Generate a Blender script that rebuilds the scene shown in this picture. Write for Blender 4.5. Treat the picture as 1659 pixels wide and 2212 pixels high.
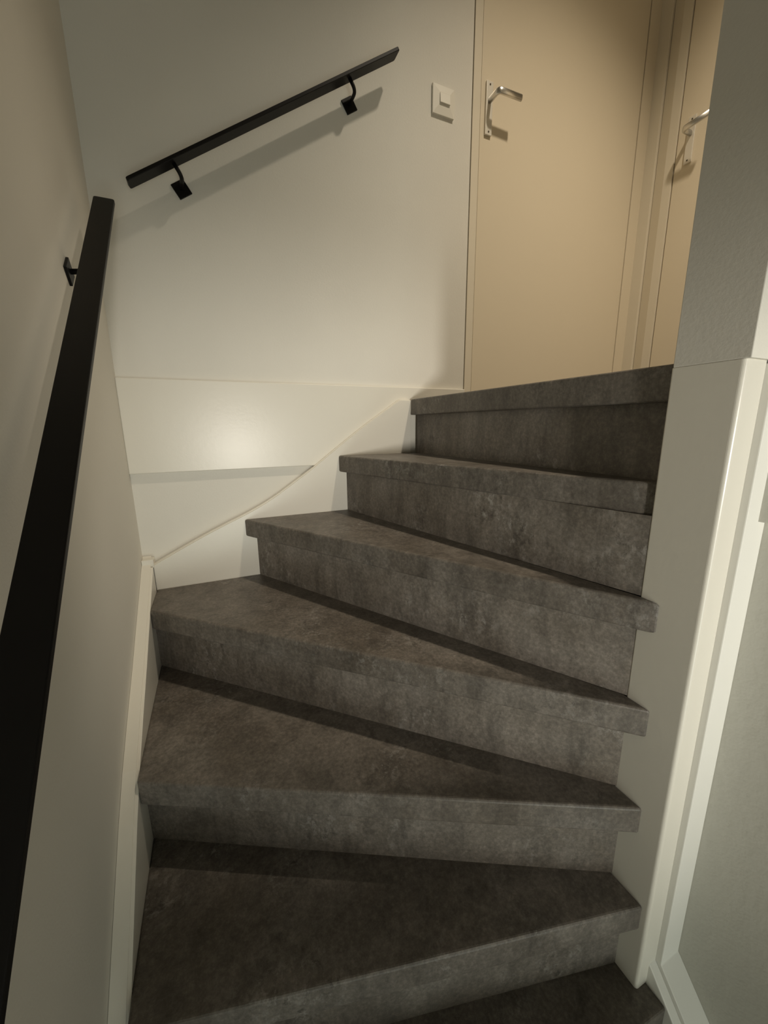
import bpy, bmesh, math
from mathutils import Vector, Matrix

# ------------------------------------------------------------------ clear
for o in list(bpy.data.objects):
    bpy.data.objects.remove(o, do_unlink=True)
scene = bpy.context.scene
COL = scene.collection

# ------------------------------------------------------------------ camera
F_PX = 836.2
YAW, PITCH, ROLL = (math.radians(v) for v in (-23.512, -12.201, -0.663))
CAM = Vector((0.1948, -1.2811, -0.1008))
fw = Vector((-math.sin(YAW) * math.cos(PITCH), math.cos(YAW) * math.cos(PITCH), math.sin(PITCH)))
rt0 = Vector((math.cos(YAW), math.sin(YAW), 0))
up0 = rt0.cross(fw)
rt = math.cos(ROLL) * rt0 + math.sin(ROLL) * up0
up = math.cos(ROLL) * up0 - math.sin(ROLL) * rt0
cd = bpy.data.cameras.new('camera')
cam = bpy.data.objects.new('camera', cd)
COL.objects.link(cam)
m = Matrix((rt, up, -fw)).transposed().to_4x4()
m.translation = CAM
cam.matrix_world = m
cd.sensor_fit = 'HORIZONTAL'
cd.sensor_width = 36.0
cd.lens = F_PX / 1659.0 * 36.0
cd.clip_start = 0.01
scene.camera = cam

# ------------------------------------------------------------------ world, lights, exposure
w = bpy.data.worlds.new('world')
scene.world = w
w.use_nodes = True
w.node_tree.nodes['Background'].inputs[0].default_value = (0.75, 0.85, 1.0, 1)
w.node_tree.nodes['Background'].inputs[1].default_value = 0.0


def lamp(name, kind, loc, power, color, radius, **kw):
    d = bpy.data.lights.new(name, kind)
    d.energy = power
    d.color = color
    d.shadow_soft_size = radius
    for k, v in kw.items():
        setattr(d, k, v)
    o = bpy.data.objects.new(name, d)
    COL.objects.link(o)
    o.location = loc
    return o


def aim(o, target):
    o.rotation_euler = (Vector(target) - o.location).to_track_quat('-Z', 'Y').to_euler()


# warm downlight in the landing ceiling (its shadows lie on the back wall and the doors)
u = lamp('landing_downlight', 'SPOT', (1.32, -1.005, 2.33), 152.0, (1.0, 0.87, 0.68), 0.05,
         spot_size=math.radians(90), spot_blend=1.0)
aim(u, (1.41, -0.76, 0.0))
# spotlight under the ceiling of the hall below, pointing up the stairs
s = lamp('hall_spot_light', 'SPOT', (0.42, -3.1, -0.29), 116.0, (1.0, 0.95, 0.85), 0.09,
         spot_size=math.radians(52), spot_blend=1.0)
aim(s, (0.92, -0.1, -0.07))
# unseen cool fill light, added at the hall's far end behind the camera
a = bpy.data.lights.new('hall_fill_light', 'AREA')
a.energy = 18.0
a.color = (0.92, 1.0, 0.93)
a.shape = 'RECTANGLE'
a.size, a.size_y = 0.8, 1.6
ao = bpy.data.objects.new('hall_fill_light', a)
COL.objects.link(ao)
ao.location = (0.40, -3.93, -1.6)
aim(ao, (0.45, 0, -1.2))

vs = scene.view_settings
vs.view_transform = 'Standard'
vs.look = 'None'
vs.gamma = 1.0
vs.use_curve_mapping = False
vs.exposure = 0.12


# ------------------------------------------------------------------ materials
def mat(name):
    mt = bpy.data.materials.new(name)
    mt.use_nodes = True
    nt = mt.node_tree
    return mt, nt, nt.nodes['Principled BSDF']


def noise(nt, scale, detail=4, rough=.5, vec=None, dist=0):
    n = nt.nodes.new('ShaderNodeTexNoise')
    n.inputs['Scale'].default_value = scale
    n.inputs['Detail'].default_value = detail
    n.inputs['Roughness'].default_value = rough
    n.inputs['Distortion'].default_value = dist
    if vec:
        nt.links.new(vec, n.inputs['Vector'])
    return n.outputs['Fac']


def ramp(nt, fac, stops):
    r = nt.nodes.new('ShaderNodeValToRGB')
    el = r.color_ramp.elements
    while len(el) < len(stops):
        el.new(0.5)
    for e, (p, c) in zip(el, stops):
        e.position = p
        e.color = (*c, 1) if isinstance(c, tuple) else (c, c, c, 1)
    nt.links.new(fac, r.inputs[0])
    return r.outputs[0]


def mixc(nt, fac, a, b, blend='MIX'):
    n = nt.nodes.new('ShaderNodeMix')
    n.data_type = 'RGBA'
    n.blend_type = blend
    for sock, v in ((n.inputs[0], fac), (n.inputs[6], a), (n.inputs[7], b)):
        if isinstance(v, bpy.types.NodeSocket):
            nt.links.new(v, sock)
        elif isinstance(v, tuple):
            sock.default_value = (*v, 1)
        else:
            sock.default_value = v
    return n.outputs[2]


def geo_pos(nt, scale=(1, 1, 1), off=(0, 0, 0)):
    # object coordinates: all meshes carry scene coordinates, so patterns are in metres
    c = nt.nodes.new('ShaderNodeTexCoord')
    mp = nt.nodes.new('ShaderNodeMapping')
    mp.inputs['Scale'].default_value = scale
    mp.inputs['Location'].default_value = off
    nt.links.new(c.outputs['Object'], mp.inputs[0])
    return mp.outputs[0]


def bump(nt, bsdf, fac, strength, dist):
    b = nt.nodes.new('ShaderNodeBump')
    b.inputs['Strength'].default_value = strength
    b.inputs['Distance'].default_value = dist
    nt.links.new(fac, b.inputs['Height'])
    nt.links.new(b.outputs[0], bsdf.inputs['Normal'])


def paint(name, col, rough, spec=.5, grain=180, gs=.25, gd=.0008, var=.05):
    mt, nt, b = mat(name)
    p = geo_pos(nt)
    v = noise(nt, 3.0, 3, .5, p)
    dark = tuple(c * (1 - var) for c in col)
    nt.links.new(ramp(nt, v, [(.3, dark), (.7, col)]), b.inputs['Base Color'])
    b.inputs['Roughness'].default_value = rough
    b.inputs['Specular IOR Level'].default_value = spec
    bump(nt, b, noise(nt, grain, 3, .6, p), gs, gd)
    return mt


M = {}
M['wall'] = paint('wall_paint', (.76, .735, .67), .72, .35, 170, .22, .0012)
M['wall_right'] = paint('textured_wall_paint', (.62, .61, .55), .75, .3, 60, .45, .0022)
M['wood'] = paint('white_satin_paint', (.78, .75, .67), .31, .5, 90, .14, .0010, .03)
M['trim'] = paint('white_gloss_paint', (.84, .83, .78), .34, .5, 120, .08, .0006, .02)
M['cream'] = paint('cream_door_paint', (.74, .65, .50), .42, .5, 140, .08, .0005, .02)
M['cream_frame'] = paint('cream_frame_paint', (.75, .68, .55), .40, .5, 140, .08, .0005, .02)
M['switch'] = paint('switch_plastic', (.76, .73, .65), .42, .5, 300, .02, .0002, .0)
M['ceiling'] = paint('ceiling_paint', (.72, .70, .66), .85, .2, 120, .2, .001)

# black powder-coated steel
mt, nt, b = mat('black_powder_coat')
b.inputs['Base Color'].default_value = (.0045, .004, .0035, 1)
b.inputs['Roughness'].default_value = .45
b.inputs['Specular IOR Level'].default_value = .22
bump(nt, b, noise(nt, 900, 2, .5, geo_pos(nt)), .15, .0003)
M['black'] = mt

# brushed aluminium
mt, nt, b = mat('brushed_aluminium')
b.inputs['Base Color'].default_value = (.72, .70, .66, 1)
b.inputs['Metallic'].default_value = 1.0
b.inputs['Roughness'].default_value = .3
bump(nt, b, noise(nt, 60, 2, .5, geo_pos(nt, (1, 1, 25))), .05, .0003)
M['alu'] = mt
mt, nt, b = mat('satin_aluminium_plate')
b.inputs['Base Color'].default_value = (.78, .74, .66, 1)
b.inputs['Metallic'].default_value = .35
b.inputs['Roughness'].default_value = .38
M['plate'] = mt
mt, nt, b = mat('screw_steel')
b.inputs['Base Color'].default_value = (.10, .085, .06, 1)
b.inputs['Metallic'].default_value = .6
b.inputs['Roughness'].default_value = .5
M['screw'] = mt
mt, nt, b = mat('dark_gap')
b.inputs['Base Color'].default_value = (.05, .04, .03, 1)
b.inputs['Roughness'].default_value = .9
M['dark'] = mt


# grey concrete-look laminate of the treads and risers
def concrete(name, off, tone=0.94):
    mt, nt, b = mat(name)
    p = geo_pos(nt, (1, 1, 1), off)
    ps = geo_pos(nt, (1.4, 1.4, .45), off)          # upright streaks
    big = noise(nt, 4.5, 6, .6, p, .6)
    streak = noise(nt, 16, 5, .65, ps, .4)
    fine = noise(nt, 130, 5, .75, p)
    c = lambda r, g, bb: (r * tone, g * tone, bb * tone)
    base = ramp(nt, big, [(.30, c(.108, .092, .075)), (.50, c(.142, .125, .107)), (.72, c(.185, .167, .147))])
    st = ramp(nt, streak, [(.28, .62), (.50, 1.0), (.74, 1.30)])
    base = mixc(nt, 1.0, base, st, 'MULTIPLY')
    fn = ramp(nt, fine, [(.30, .60), (.52, 1.0), (.72, 1.55)])
    base = mixc(nt, .9, base, fn, 'MULTIPLY')
    # worn flaky patches: ragged light and dark flecks gathered where the patch noise peaks
    patch = ramp(nt, noise(nt, 5.0, 4, .6, geo_pos(nt, (1, 1, .8), (off[0] + 3.3, off[1], off[2])), .4), [(.49, 0.0), (.66, 1.0)])
    pf = geo_pos(nt, (1, 1, .75), off)
    fl = noise(nt, 60, 9, .78, pf, .25)
    fl2 = noise(nt, 38, 9, .80, geo_pos(nt, (1, 1, .75), (off[0] + 1.7, off[1] + .9, off[2])), .25)
    lightf = ramp(nt, fl, [(.52, 0.0), (.62, .85)])
    darkf = ramp(nt, fl2, [(.38, .85), (.46, 0.0)])
    lf = mixc(nt, 1.0, lightf, patch, 'MULTIPLY')
    df = mixc(nt, 1.0, darkf, mixc(nt, .6, (1, 1, 1), patch, 'MULTIPLY'), 'MULTIPLY')
    base = mixc(nt, lf, base, c(.30, .285, .262))
    base = mixc(nt, df, base, c(.055, .048, .041))
    nt.links.new(base, b.inputs['Base Color'])
    b.inputs['Roughness'].default_value = .46
    b.inputs['Specular IOR Level'].default_value = .4
    bump(nt, b, fine, .10, .0006)
    return mt


M['laminate'] = concrete('concrete_laminate', (0, 0, 0))  # treads: toned down in colour to stand in for weaker light on top
M['laminate_lit'] = concrete('concrete_laminate_riser_lit', (7.3, 2.1, 0.8), 1.16)  # same laminate, lightened: stronger light on the risers put into the colour


# ------------------------------------------------------------------ mesh helpers
def link(name, bm, material, parent=None, bevel=0, seg=2, smooth=False):
    bmesh.ops.recalc_face_normals(bm, faces=bm.faces)
    if bevel:
        es = [e for e in bm.edges if len(e.link_faces) == 2 and e.calc_face_angle(0) > .5]
        bmesh.ops.bevel(bm, geom=es, offset=bevel, segments=seg, profile=.5, affect='EDGES', clamp_overlap=True)
    me = bpy.data.meshes.new(name)
    bm.to_mesh(me)
    bm.free()
    me.materials.append(M[material] if isinstance(material, str) else material)
    if smooth:
        for p in me.polygons:
            p.use_smooth = True
    o = bpy.data.objects.new(name, me)
    COL.objects.link(o)
    if parent:
        o.parent = parent
    return o


def prism(bm, pts, axis, lo, hi):
    """extrude a 2D polygon: axis 'z' -> pts are (x,y); 'y' -> (x,z); 'x' -> (y,z)."""
    def P(p, d):
        return {'z': (p[0], p[1], d), 'y': (p[0], d, p[1]), 'x': (d, p[0], p[1])}[axis]
    a = [bm.verts.new(P(p, lo)) for p in pts]
    b = [bm.verts.new(P(p, hi)) for p in pts]
    bm.faces.new(a)
    bm.faces.new(b[::-1])
    n = len(pts)
    for i in range(n):
        bm.faces.new((a[i], a[(i + 1) % n], b[(i + 1) % n], b[i]))
    return bm


def box(x0, x1, y0, y1, z0, z1, bm=None):
    bm = bm or bmesh.new()
    return prism(bm, [(x0, y0), (x1, y0), (x1, y1), (x0, y1)], 'z', z0, z1)


def sweep(path, rw, rh, side, n=10, sq=3.0):
    """superellipse section swept along path; side = reference vector for the section's width."""
    bm = bmesh.new()
    P = [Vector(p) for p in path]
    rings = []
    for i, p in enumerate(P):
        t = (P[min(i + 1, len(P) - 1)] - P[max(i - 1, 0)]).normalized()
        u = Vector(side) - t * Vector(side).dot(t)
        if u.length < 1e-5:
            u = t.orthogonal()
        u.normalize()
        v = t.cross(u)
        ring = []
        for k in range(n):
            a = 2 * math.pi * k / n
            c, s_ = math.cos(a), math.sin(a)
            cx = math.copysign(abs(c) ** (2 / sq), c)
            sy = math.copysign(abs(s_) ** (2 / sq), s_)
            ring.append(bm.verts.new(p + u * rw * cx + v * rh * sy))
        rings.append(ring)
    for a, b in zip(rings, rings[1:]):
        for k in range(n):
            bm.faces.new((a[k], a[(k + 1) % n], b[(k + 1) % n], b[k]))
    bm.faces.new(rings[0][::-1])
    bm.faces.new(rings[-1])
    return bm


def arc_path(pts, r, n=6):
    """round the inner corners of a polyline."""
    P = [Vector(p) for p in pts]
    out = [P[0]]
    for i in range(1, len(P) - 1):
        a = P[i] + (P[i - 1] - P[i]).normalized() * r
        b = P[i] + (P[i + 1] - P[i]).normalized() * r
        for k in range(n + 1):
            t = k / n
            out.append((1 - t) ** 2 * a + 2 * t * (1 - t) * P[i] + t * t * b)
    out.append(P[-1])
    return out


def tag(o, label, cat, kind=None, group=None):
    o['label'] = label
    o['category'] = cat
    if kind:
        o['kind'] = kind
    if group:
        o['group'] = group
    return o


def empty(name, loc=(0, 0, 0)):
    o = bpy.data.objects.new(name, None)
    COL.objects.link(o)
    o.location = loc
    o.empty_display_size = .1
    return o


def keep(o):
    """parent set while keeping scene coordinates of the mesh."""
    o.matrix_parent_inverse = Matrix.Translation(-o.parent.location) if o.parent else Matrix()
    return o


# ------------------------------------------------------------------ dimensions (metres, landing floor at z = 0)
R = 0.19            # rise
T = 0.055           # nosing thickness
XW = -0.03          # left wall
YW = 0.03           # back wall
XN = 0.828          # newel panel face
ZL = -14 * R        # floor of the hall below
ZC = 2.45
XE = 1.988          # end wall of the landing

# ------------------------------------------------------------------ room shell
tag(link('wall_left', box(XW - .1, XW, -4.1, YW + .1, ZL - .1, ZC), 'wall'),
    'plain off-white painted wall on the left side of the stairs', 'wall', 'structure')
bm = box(XW, 1.105, YW, YW + .1, ZL - .1, ZC)
box(1.105, XE + .1, YW, YW + .1, 2.06, ZC, bm)
box(1.105, XE + .1, YW, YW + .1, ZL - .1, -.02, bm)
tag(link('wall_back', bm, 'wall'), 'plain off-white painted wall behind the upper handrail and light switch', 'wall', 'structure')
bm = box(XN, 1.03, -.993, -.9, -.0184, ZC)
tag(link('wall_partition', bm, 'wall', bevel=.0012), 'grey-shaded wall end above the newel panel at the top right', 'wall', 'structure')
tag(link('wall_right', box(.928, 1.03, -4.1, -.994, ZL - .1, -.239), 'wall_right'),
    'roughly textured greenish-grey wall along the right side of the lower stairs', 'wall', 'structure')
tag(link('wall_right_upper', box(.9075, 1.03, -4.1, -.9935, -.239, ZC), 'wall_right'),
    'upper plaster layer of the right wall at the right picture edge', 'wall', 'structure')
bm = box(XE + .012, 2.1, -2.0, .1, 2.06, ZC)
box(XE + .012, 2.1, -2.0, -.885, 0, 2.06, bm)
box(1.03, 2.1, -2.1, -2.0, 0, ZC, bm)
tag(link('wall_end', bm, 'wall'), 'end wall of the landing around the far right door', 'wall', 'structure')
bm = box(XW, .93, -4.1, -4.0, ZL - .1, ZC)
box(XW, .93, -2.4, -2.3, 0, ZC, bm)
tag(link('wall_front', bm, 'wall'), 'off-white wall closing the hall behind the stairs', 'wall', 'structure')
tag(link('ceiling', box(XW - .1, 2.1, -4.1, YW + .1, ZC, ZC + .1), 'ceiling'), 'white ceiling above the stairwell', 'ceiling', 'structure')
tag(link('ceiling_hall', box(XW, .93, -4.0, -2.3, -.13, 0), 'ceiling'), 'ceiling of the hall below the upper floor', 'ceiling', 'structure')
tag(link('floor_hall', box(XW, .93, -4.0, -.9, ZL - .1, ZL), 'laminate'), 'floor of the hall at the foot of the stairs', 'floor', 'structure')
tag(link('floor', box(1.03, 2.1, -2.0, -.9, -.2, 0, box(.945, 2.1, -.9, YW + .08, -.2, 0)), 'laminate'), 'landing floor at the top of the stairs', 'floor', 'structure')

# fascia board along the landing edge on the back wall
tag(link('trim_1', box(XW, 1.104, .017, YW, -.2215, .0425), 'wood', bevel=.0025),
    'wide white board fixed on the back wall above the curved stringer', 'trim', 'structure')

# vertical trim beside the newel, mitred into the sloping trim of the lower flight
prof = [(-.9, -.0225), (-.999, -.0225), (-.999, -1.0945), (-1.15, -1.278), (-1.45, -1.535), (-2.6, -2.52), (-2.6, -2.7), (-.9, -2.7)]
tag(link('trim_2', prism(bmesh.new(), prof, 'x', .875, .9279), 'trim', bevel=.0015),
    'white painted trim beside the newel, turning down along the right wall', 'trim', 'structure')

# ------------------------------------------------------------------ staircase
stairs = tag(empty('staircase', (0, 0, 0)), 'grey concrete-look winder staircase with white stringers turning right to the landing', 'staircase')

NOS = {0: ((.861, 0), (.838, -.8985)), 1: ((.585, 0), (.835, -.8985)), 2: ((.266, 0), (XN, -.933)),
       3: ((0, -.153), (XN, -.9415)), 4: ((0, -.522), (XN, -.953)), 5: ((0, -.776), (XN, -.978)),
       6: ((0, -.992), (.856, -1.0265))}
RIS = {0: ((.888, 0), (.862, -.899)), 1: ((.612, 0), (.8285, -.899)), 2: ((.300, 0), (XN, -.899)),
       3: ((0, -.1085), (XN, -.903)), 4: ((0, -.475), (XN, -.917)), 5: ((0, -.744), (XN, -.946)),
       6: ((0, -.958), (.856, -.993))}
for k in range(7, 14):
    NOS[k] = ((0, -1.215 - .215 * (k - 7)), (.856, -1.235 - .215 * (k - 7)))
    RIS[k] = ((0, NOS[k][0][1] + .034), (.856, NOS[k][1][1] + .034))


def shift(a, b, d):
    """points of line a-b moved d to its left (towards the upper floor)."""
    v = Vector(b) - Vector(a)
    n = Vector((-v.y, v.x)).normalized() * d
    return tuple(Vector(a) + n), tuple(Vector(b) + n)


def tread_poly(k):
    na, nb = NOS[k]
    if k == 0:
        return [na, nb, (.944, -.899), (.944, 0)]
    ra, rb = shift(*RIS[k - 1], .012)
    ra, rb = (max(ra[0], 0), min(ra[1], 0)), (min(rb[0], nb[0]) if k > 2 else rb[0], rb[1])
    if k <= 2:
        rb = (max(rb[0], nb[0] + .01) if k == 1 else min(rb[0], XN), -.899)
        return [na, nb, rb, ra] if k == 1 else [na, nb, (XN, -.899), (XN, -.895), ra]
    if k == 3:
        return [na, nb, (XN, rb[1]), (ra[0], 0), (0, 0)]
    if k == 6:
        return [na, nb, (.856, rb[1]), (0, ra[1])]
    return [na, nb, (nb[0], rb[1]), (0, ra[1])]


for k in range(0, 14):
    bm = prism(bmesh.new(), tread_poly(k), 'z', -k * R - T, -k * R)
    if k == 0:                     # the top nosing sags slightly towards the newel
        for v in bm.verts:
            v.co.z += .011 * v.co.y / .9
    link('tread', bm, 'laminate', stairs, bevel=.005, seg=3)
for k in range(0, 14):
    a, b = RIS[k]
    c, d = shift(a, b, .016)
    if k <= 2:
        pts = [a, b, (d[0], -.899), (c[0], 0)]
    else:
        pts = [a, b, (b[0], d[1]), (a[0], min(c[1], 0))]
    link('riser', prism(bmesh.new(), pts, 'z', -(k + 1) * R, -k * R - T + .002), 'laminate_lit', stairs)

# curved stringer on the back wall
low = [(.862, -.30), (.6, -.55), (.3, -.80), (0, -.95)]
def spline(P, n=5):
    out = []
    for i in range(len(P) - 1):
        p0, p1, p2, p3 = (Vector(P[max(i - 1, 0)]), Vector(P[i]), Vector(P[i + 1]), Vector(P[min(i + 2, len(P) - 1)]))
        for k in range(n):
            t = k / n
            q = .5 * (2 * p1 + (p2 - p0) * t + (2 * p0 - 5 * p1 + 4 * p2 - p3) * t * t + (3 * p1 - p0 - 3 * p2 + p3) * t ** 3)
            out.append(tuple(q))
    return out + [tuple(P[-1])]


top = [(0, -.494), (.117, -.435), (.199, -.397), (.284, -.360), (.36, -.320), (.436, -.270), (.5, -.2265), (.565, -.178), (.666, -.105), (.753, -.047), (.815, -.0065)]
top = spline(top, 4) + [(.824, -.004), (.862, -.004)]
link('back_stringer', prism(bmesh.new(), [(x, z + .0025) for x, z in top] + low, 'y', .006, .0275), 'wood', stairs)
link('back_stringer_bead', prism(bmesh.new(), top + low, 'y', .0, .0065), 'wood', stairs, bevel=.001, seg=2)
# left stringer with a bead along its inner top edge
ltop = [(.0285, -.470), (-.01, -.492), (-.15, -.573), (-.289, -.653), (-.40, -.712), (-.487, -.761), (-.56, -.812), (-.625, -.864), (-.70, -.924), (-.754, -.969),
        (-.90, -1.095), (-1.05, -1.226), (-1.25, -1.40), (-3.0, -2.66)]
lbot = [(-3.0, ZL), (-2.6, ZL), (-1.2, -1.72), (.0285, -.95)]
link('left_stringer', prism(bmesh.new(), ltop + lbot, 'x', XW + .0006, -.006), 'wood', stairs)
link('left_stringer_bead', prism(bmesh.new(), [(y, z - .003) for y, z in ltop[1:]] + lbot[:-1] + [(0, -.95)], 'x', -.007, 0), 'wood', stairs, bevel=.002)
# corner block where both stringers meet
link('corner_block', box(XW + .0006, .002, -.004, .0295, -.50, -.474), 'wood', stairs, bevel=.002)
# newel panel the winders turn about
rr = .006
arc = [(XN + rr - rr * math.cos(g), -.989 + rr - rr * math.sin(g)) for g in [math.radians(15 * i) for i in range(7)]]
link('newel_panel', prism(bmesh.new(), arc + [(.875, -.989), (.875, -.8985), (XN + .0015, -.8985), (XN, -.9)], 'z', -6 * R, -.0185),
     'wood', stairs, bevel=.001)
# right stringer of the lower flight
rprof = [(-.985, -1.089), (-1.15, -1.293), (-1.45, -1.55), (-2.6, -2.535), (-2.6, ZL), (-2.3, ZL), (-.985, -1.5)]
link('right_stringer', prism(bmesh.new(), rprof, 'x', .856, .875), 'trim', stairs, bevel=.002)


# ------------------------------------------------------------------ handrails
def flat_rail(name, a, b, normal, side, w, h, parent):
    """flat steel bar from a to b (centre of its top face at the wall-side edge), rounded plan corners."""
    a, b, side, normal = Vector(a), Vector(b), Vector(side), Vector(normal)
    t = (b - a).normalized()
    L = (b - a).length
    r = .005
    pts = []
    for cx, cy, a0 in ((r, r, 180), (L - r, r, 270), (L - r, w - r, 0), (r, w - r, 90)):
        for k in range(4):
            g = math.radians(a0 + 30 * k)
            pts.append((cx + r * math.cos(g), cy + r * math.sin(g)))
    bm = bmesh.new()
    top = [bm.verts.new(a + t * p[0] + side * p[1]) for p in pts]
    bot = [bm.verts.new(a + t * p[0] + side * p[1] - normal * h) for p in pts]
    bm.faces.new(top)
    bm.faces.new(bot[::-1])
    for i in range(len(pts)):
        j = (i + 1) % len(pts)
        bm.faces.new((top[i], bot[i], bot[j], top[j]))
    return link(name, bm, 'black', parent, bevel=.0012, seg=2)


def bracket(parent, base, out, along, upn, attach):
    """square wall plate at base (on the wall), arm bending to the rail underside at attach."""
    base, out, along, upn = Vector(base), Vector(out), Vector(along).normalized(), Vector(upn).normalized()
    bm = bmesh.new()
    h = .0185
    q = [base + along * sx * h + upn * sy * h for sx, sy in ((-1, -1), (1, -1), (1, 1), (-1, 1))]
    lo = [bm.verts.new(p) for p in q]
    hi = [bm.verts.new(p + out * .005) for p in q]
    bm.faces.new(lo)
    bm.faces.new(hi[::-1])
    for i in range(4):
        bm.faces.new((lo[i], lo[(i + 1) % 4], hi[(i + 1) % 4], hi[i]))
    pl = link('bracket_plate', bm, 'black', parent, bevel=.001)
    att = Vector(attach)
    d = (att - base).dot(out)
    knee = base + out * d + along * (att - base).dot(along) * .85
    path = arc_path([base + out * .003, knee, att + upn * .004], .015)
    link('bracket_arm', sweep(path, .0050, .0050, along, 10, 2), 'black', pl, smooth=True)


# rail on the back wall
sl = .6534
t1 = Vector((1, 0, sl)).normalized()
n1 = Vector((-sl, 0, 1)).normalized()
hr = tag(empty('handrail'), 'short black steel handrail sloping up the back wall to the light switch', 'handrail')
A = Vector((.064, -.046, .497))
flat_rail('rail', A + Vector((0, .039, 0)), Vector((.795, -.007, .9745)), n1, (0, -1, 0), .039, .0085, hr)
for bx, bz, ax in ((.1845, .530, .1735), (.666, .8435, .6505)):
    az = .497 + (ax - .064) * sl - .0085 / n1.z
    bracket(hr, (bx, YW, bz), (0, -1, 0), t1, n1, (ax, -.0265, az))

# rail on the left wall
sl2 = .935
t2 = Vector((0, 1, sl2)).normalized()
n2 = Vector((0, -sl2, 1)).normalized()
hl = tag(empty('handrail'), 'long black steel handrail running down the left wall out of the picture', 'handrail')
top_end = Vector((.008, -.137, .404))
low_end = top_end - Vector((0, 1, sl2)) * 1.55
flat_rail('rail', low_end, top_end, n2, (1, 0, 0), .039, .0085, hl)
for by in (-.275, -1.45):
    rail_z = .404 + (by - .014 + .137) * sl2 - .0085 / n2.z
    bz = .203 if by > -1 else rail_z - .05
    bracket(hl, (XW, by, bz), (1, 0, 0), t2, n2, (.0265, by - .014, rail_z))

# ------------------------------------------------------------------ light switch
sw = tag(empty('light_switch', (.9905, YW, .9375)), 'square white light switch on the wall beside the cream door', 'light switch')
bm = bmesh.new()


def ring(cx, cz, hw, hh, y):
    return [bm.verts.new((cx + sx * hw, y, cz + sz * hh)) for sx, sz in ((-1, -1), (1, -1), (1, 1), (-1, 1))]


rings = [ring(.9905, .9375, .0405, .0405, YW), ring(.9905, .9375, .0405, .0405, YW - .0060), ring(.9905, .9375, .0395, .0395, YW - .0070),
         ring(.9945, .9425, .0205, .0165, YW - .0088)]
for a_, b_ in zip(rings, rings[1:]):
    for i in range(4):
        bm.faces.new((a_[i], a_[(i + 1) % 4], b_[(i + 1) % 4], b_[i]))
bm.faces.new(rings[0])
bm.faces.new(rings[-1][::-1])
keep(link('switch_plate', bm, 'switch', sw))
bm = bmesh.new()
prism(bm, [(YW - .0085, .9285), (YW - .0135, .9285), (YW - .0105, .9565), (YW - .0085, .9565)], 'x', .9755, .9735 + .040)
keep(link('rocker', bm, 'switch', sw, bevel=.001))


# ------------------------------------------------------------------ doors on the landing
def lever_handle(door, at, out, along, side):
    """long back plate with a lever; at = lower plate corner nearest the lock edge, along = lever direction."""
    at, out, along = Vector(at), Vector(out), Vector(along)
    Z = Vector((0, 0, 1))
    bm = bmesh.new()
    q = [at, at + along * .027, at + along * .027 + Z * .155, at + Z * .155]
    lo = [bm.verts.new(p) for p in q]
    hi = [bm.verts.new(p + out * .007) for p in q]
    bm.faces.new(lo)
    bm.faces.new(hi[::-1])
    for i in range(4):
        bm.faces.new((lo[i], lo[(i + 1) % 4], hi[(i + 1) % 4], hi[i]))
    handle = link('door_handle', bm, 'plate', door, bevel=.0015)
    c = at + along * .0135
    for dz in (.010, .145):
        p = c + Z * dz + out * .0065
        b2 = sweep([p, p + out * .0016], .0028, .0028, along, 10, 2)
        link('screw', b2, 'screw', handle)
    p = c + Z * .099
    path = arc_path([p + out * .005, p + out * .055, p + out * .057 + along * .092], .013, 6)
    link('lever', sweep(path, .0100, .0062, Z, 16, 2.6), 'alu', handle, smooth=True)


d1 = tag(link('door_1', box(1.1395, 1.9245, .0272, .066, .006, 2.04), 'cream', bevel=.0015),
         'flush cream door at the head of the stairs with aluminium lever handle on its left', 'door', 'structure')
bm = box(1.1085, 1.1393, .0283, .10, .0, 2.05)
box(1.1085, XE + .012, .0285, .10, 2.05, 2.065, bm)
link('door_frame', bm, 'cream_frame', d1, bevel=.001)
link('door_frame', box(1.9295, XE, .0265, .10, 0, 2.05), 'cream', d1, bevel=.001)
link('shadow_gap', box(1.100, 1.112, .050, .099, 0, 2.05), 'dark', d1)
link('shadow_gap', box(1.9225, 1.932, .055, .099, 0, 2.05), 'dark', d1)
lever_handle(d1, (1.1575, .0272, .886), (0, -1, 0), (1, 0, 0), 1)

d2 = tag(link('door_2', box(XE - .001, 2.03, -.86, -.1035, .006, 2.04), 'cream', bevel=.0015),
         'second cream door at the end of the landing, partly hidden behind the wall end', 'door', 'structure')
# stepped frame of the second door: flat strip, sloping rebate, stop
bm = prism(bmesh.new(), [(XE - .0005, .035), (XE - .0005, -.0185), (XE + .05, -.0185), (XE + .05, .035)], 'z', 0, 2.05)
link('door_frame', bm, 'cream_frame', d2, bevel=.001)
bm = prism(bmesh.new(), [(XE + .011, -.0205), (XE - .004, -.066), (XE - .004, -.0995), (XE + .05, -.0995), (XE + .05, -.0205)], 'z', 0, 2.05)
link('door_frame', bm, 'cream_frame', d2, bevel=.001)
link('door_frame', box(XE, 2.05, -.885, -.8635, 0, 2.05), 'cream_frame', d2, bevel=.001)
link('shadow_gap', box(XE + .030, 2.05, -.105, -.09, 0, 2.05), 'dark', d2)
lever_handle(d2, (XE - .001, -.139, .888), (-1, 0, 0), (0, -1, 0), -1)
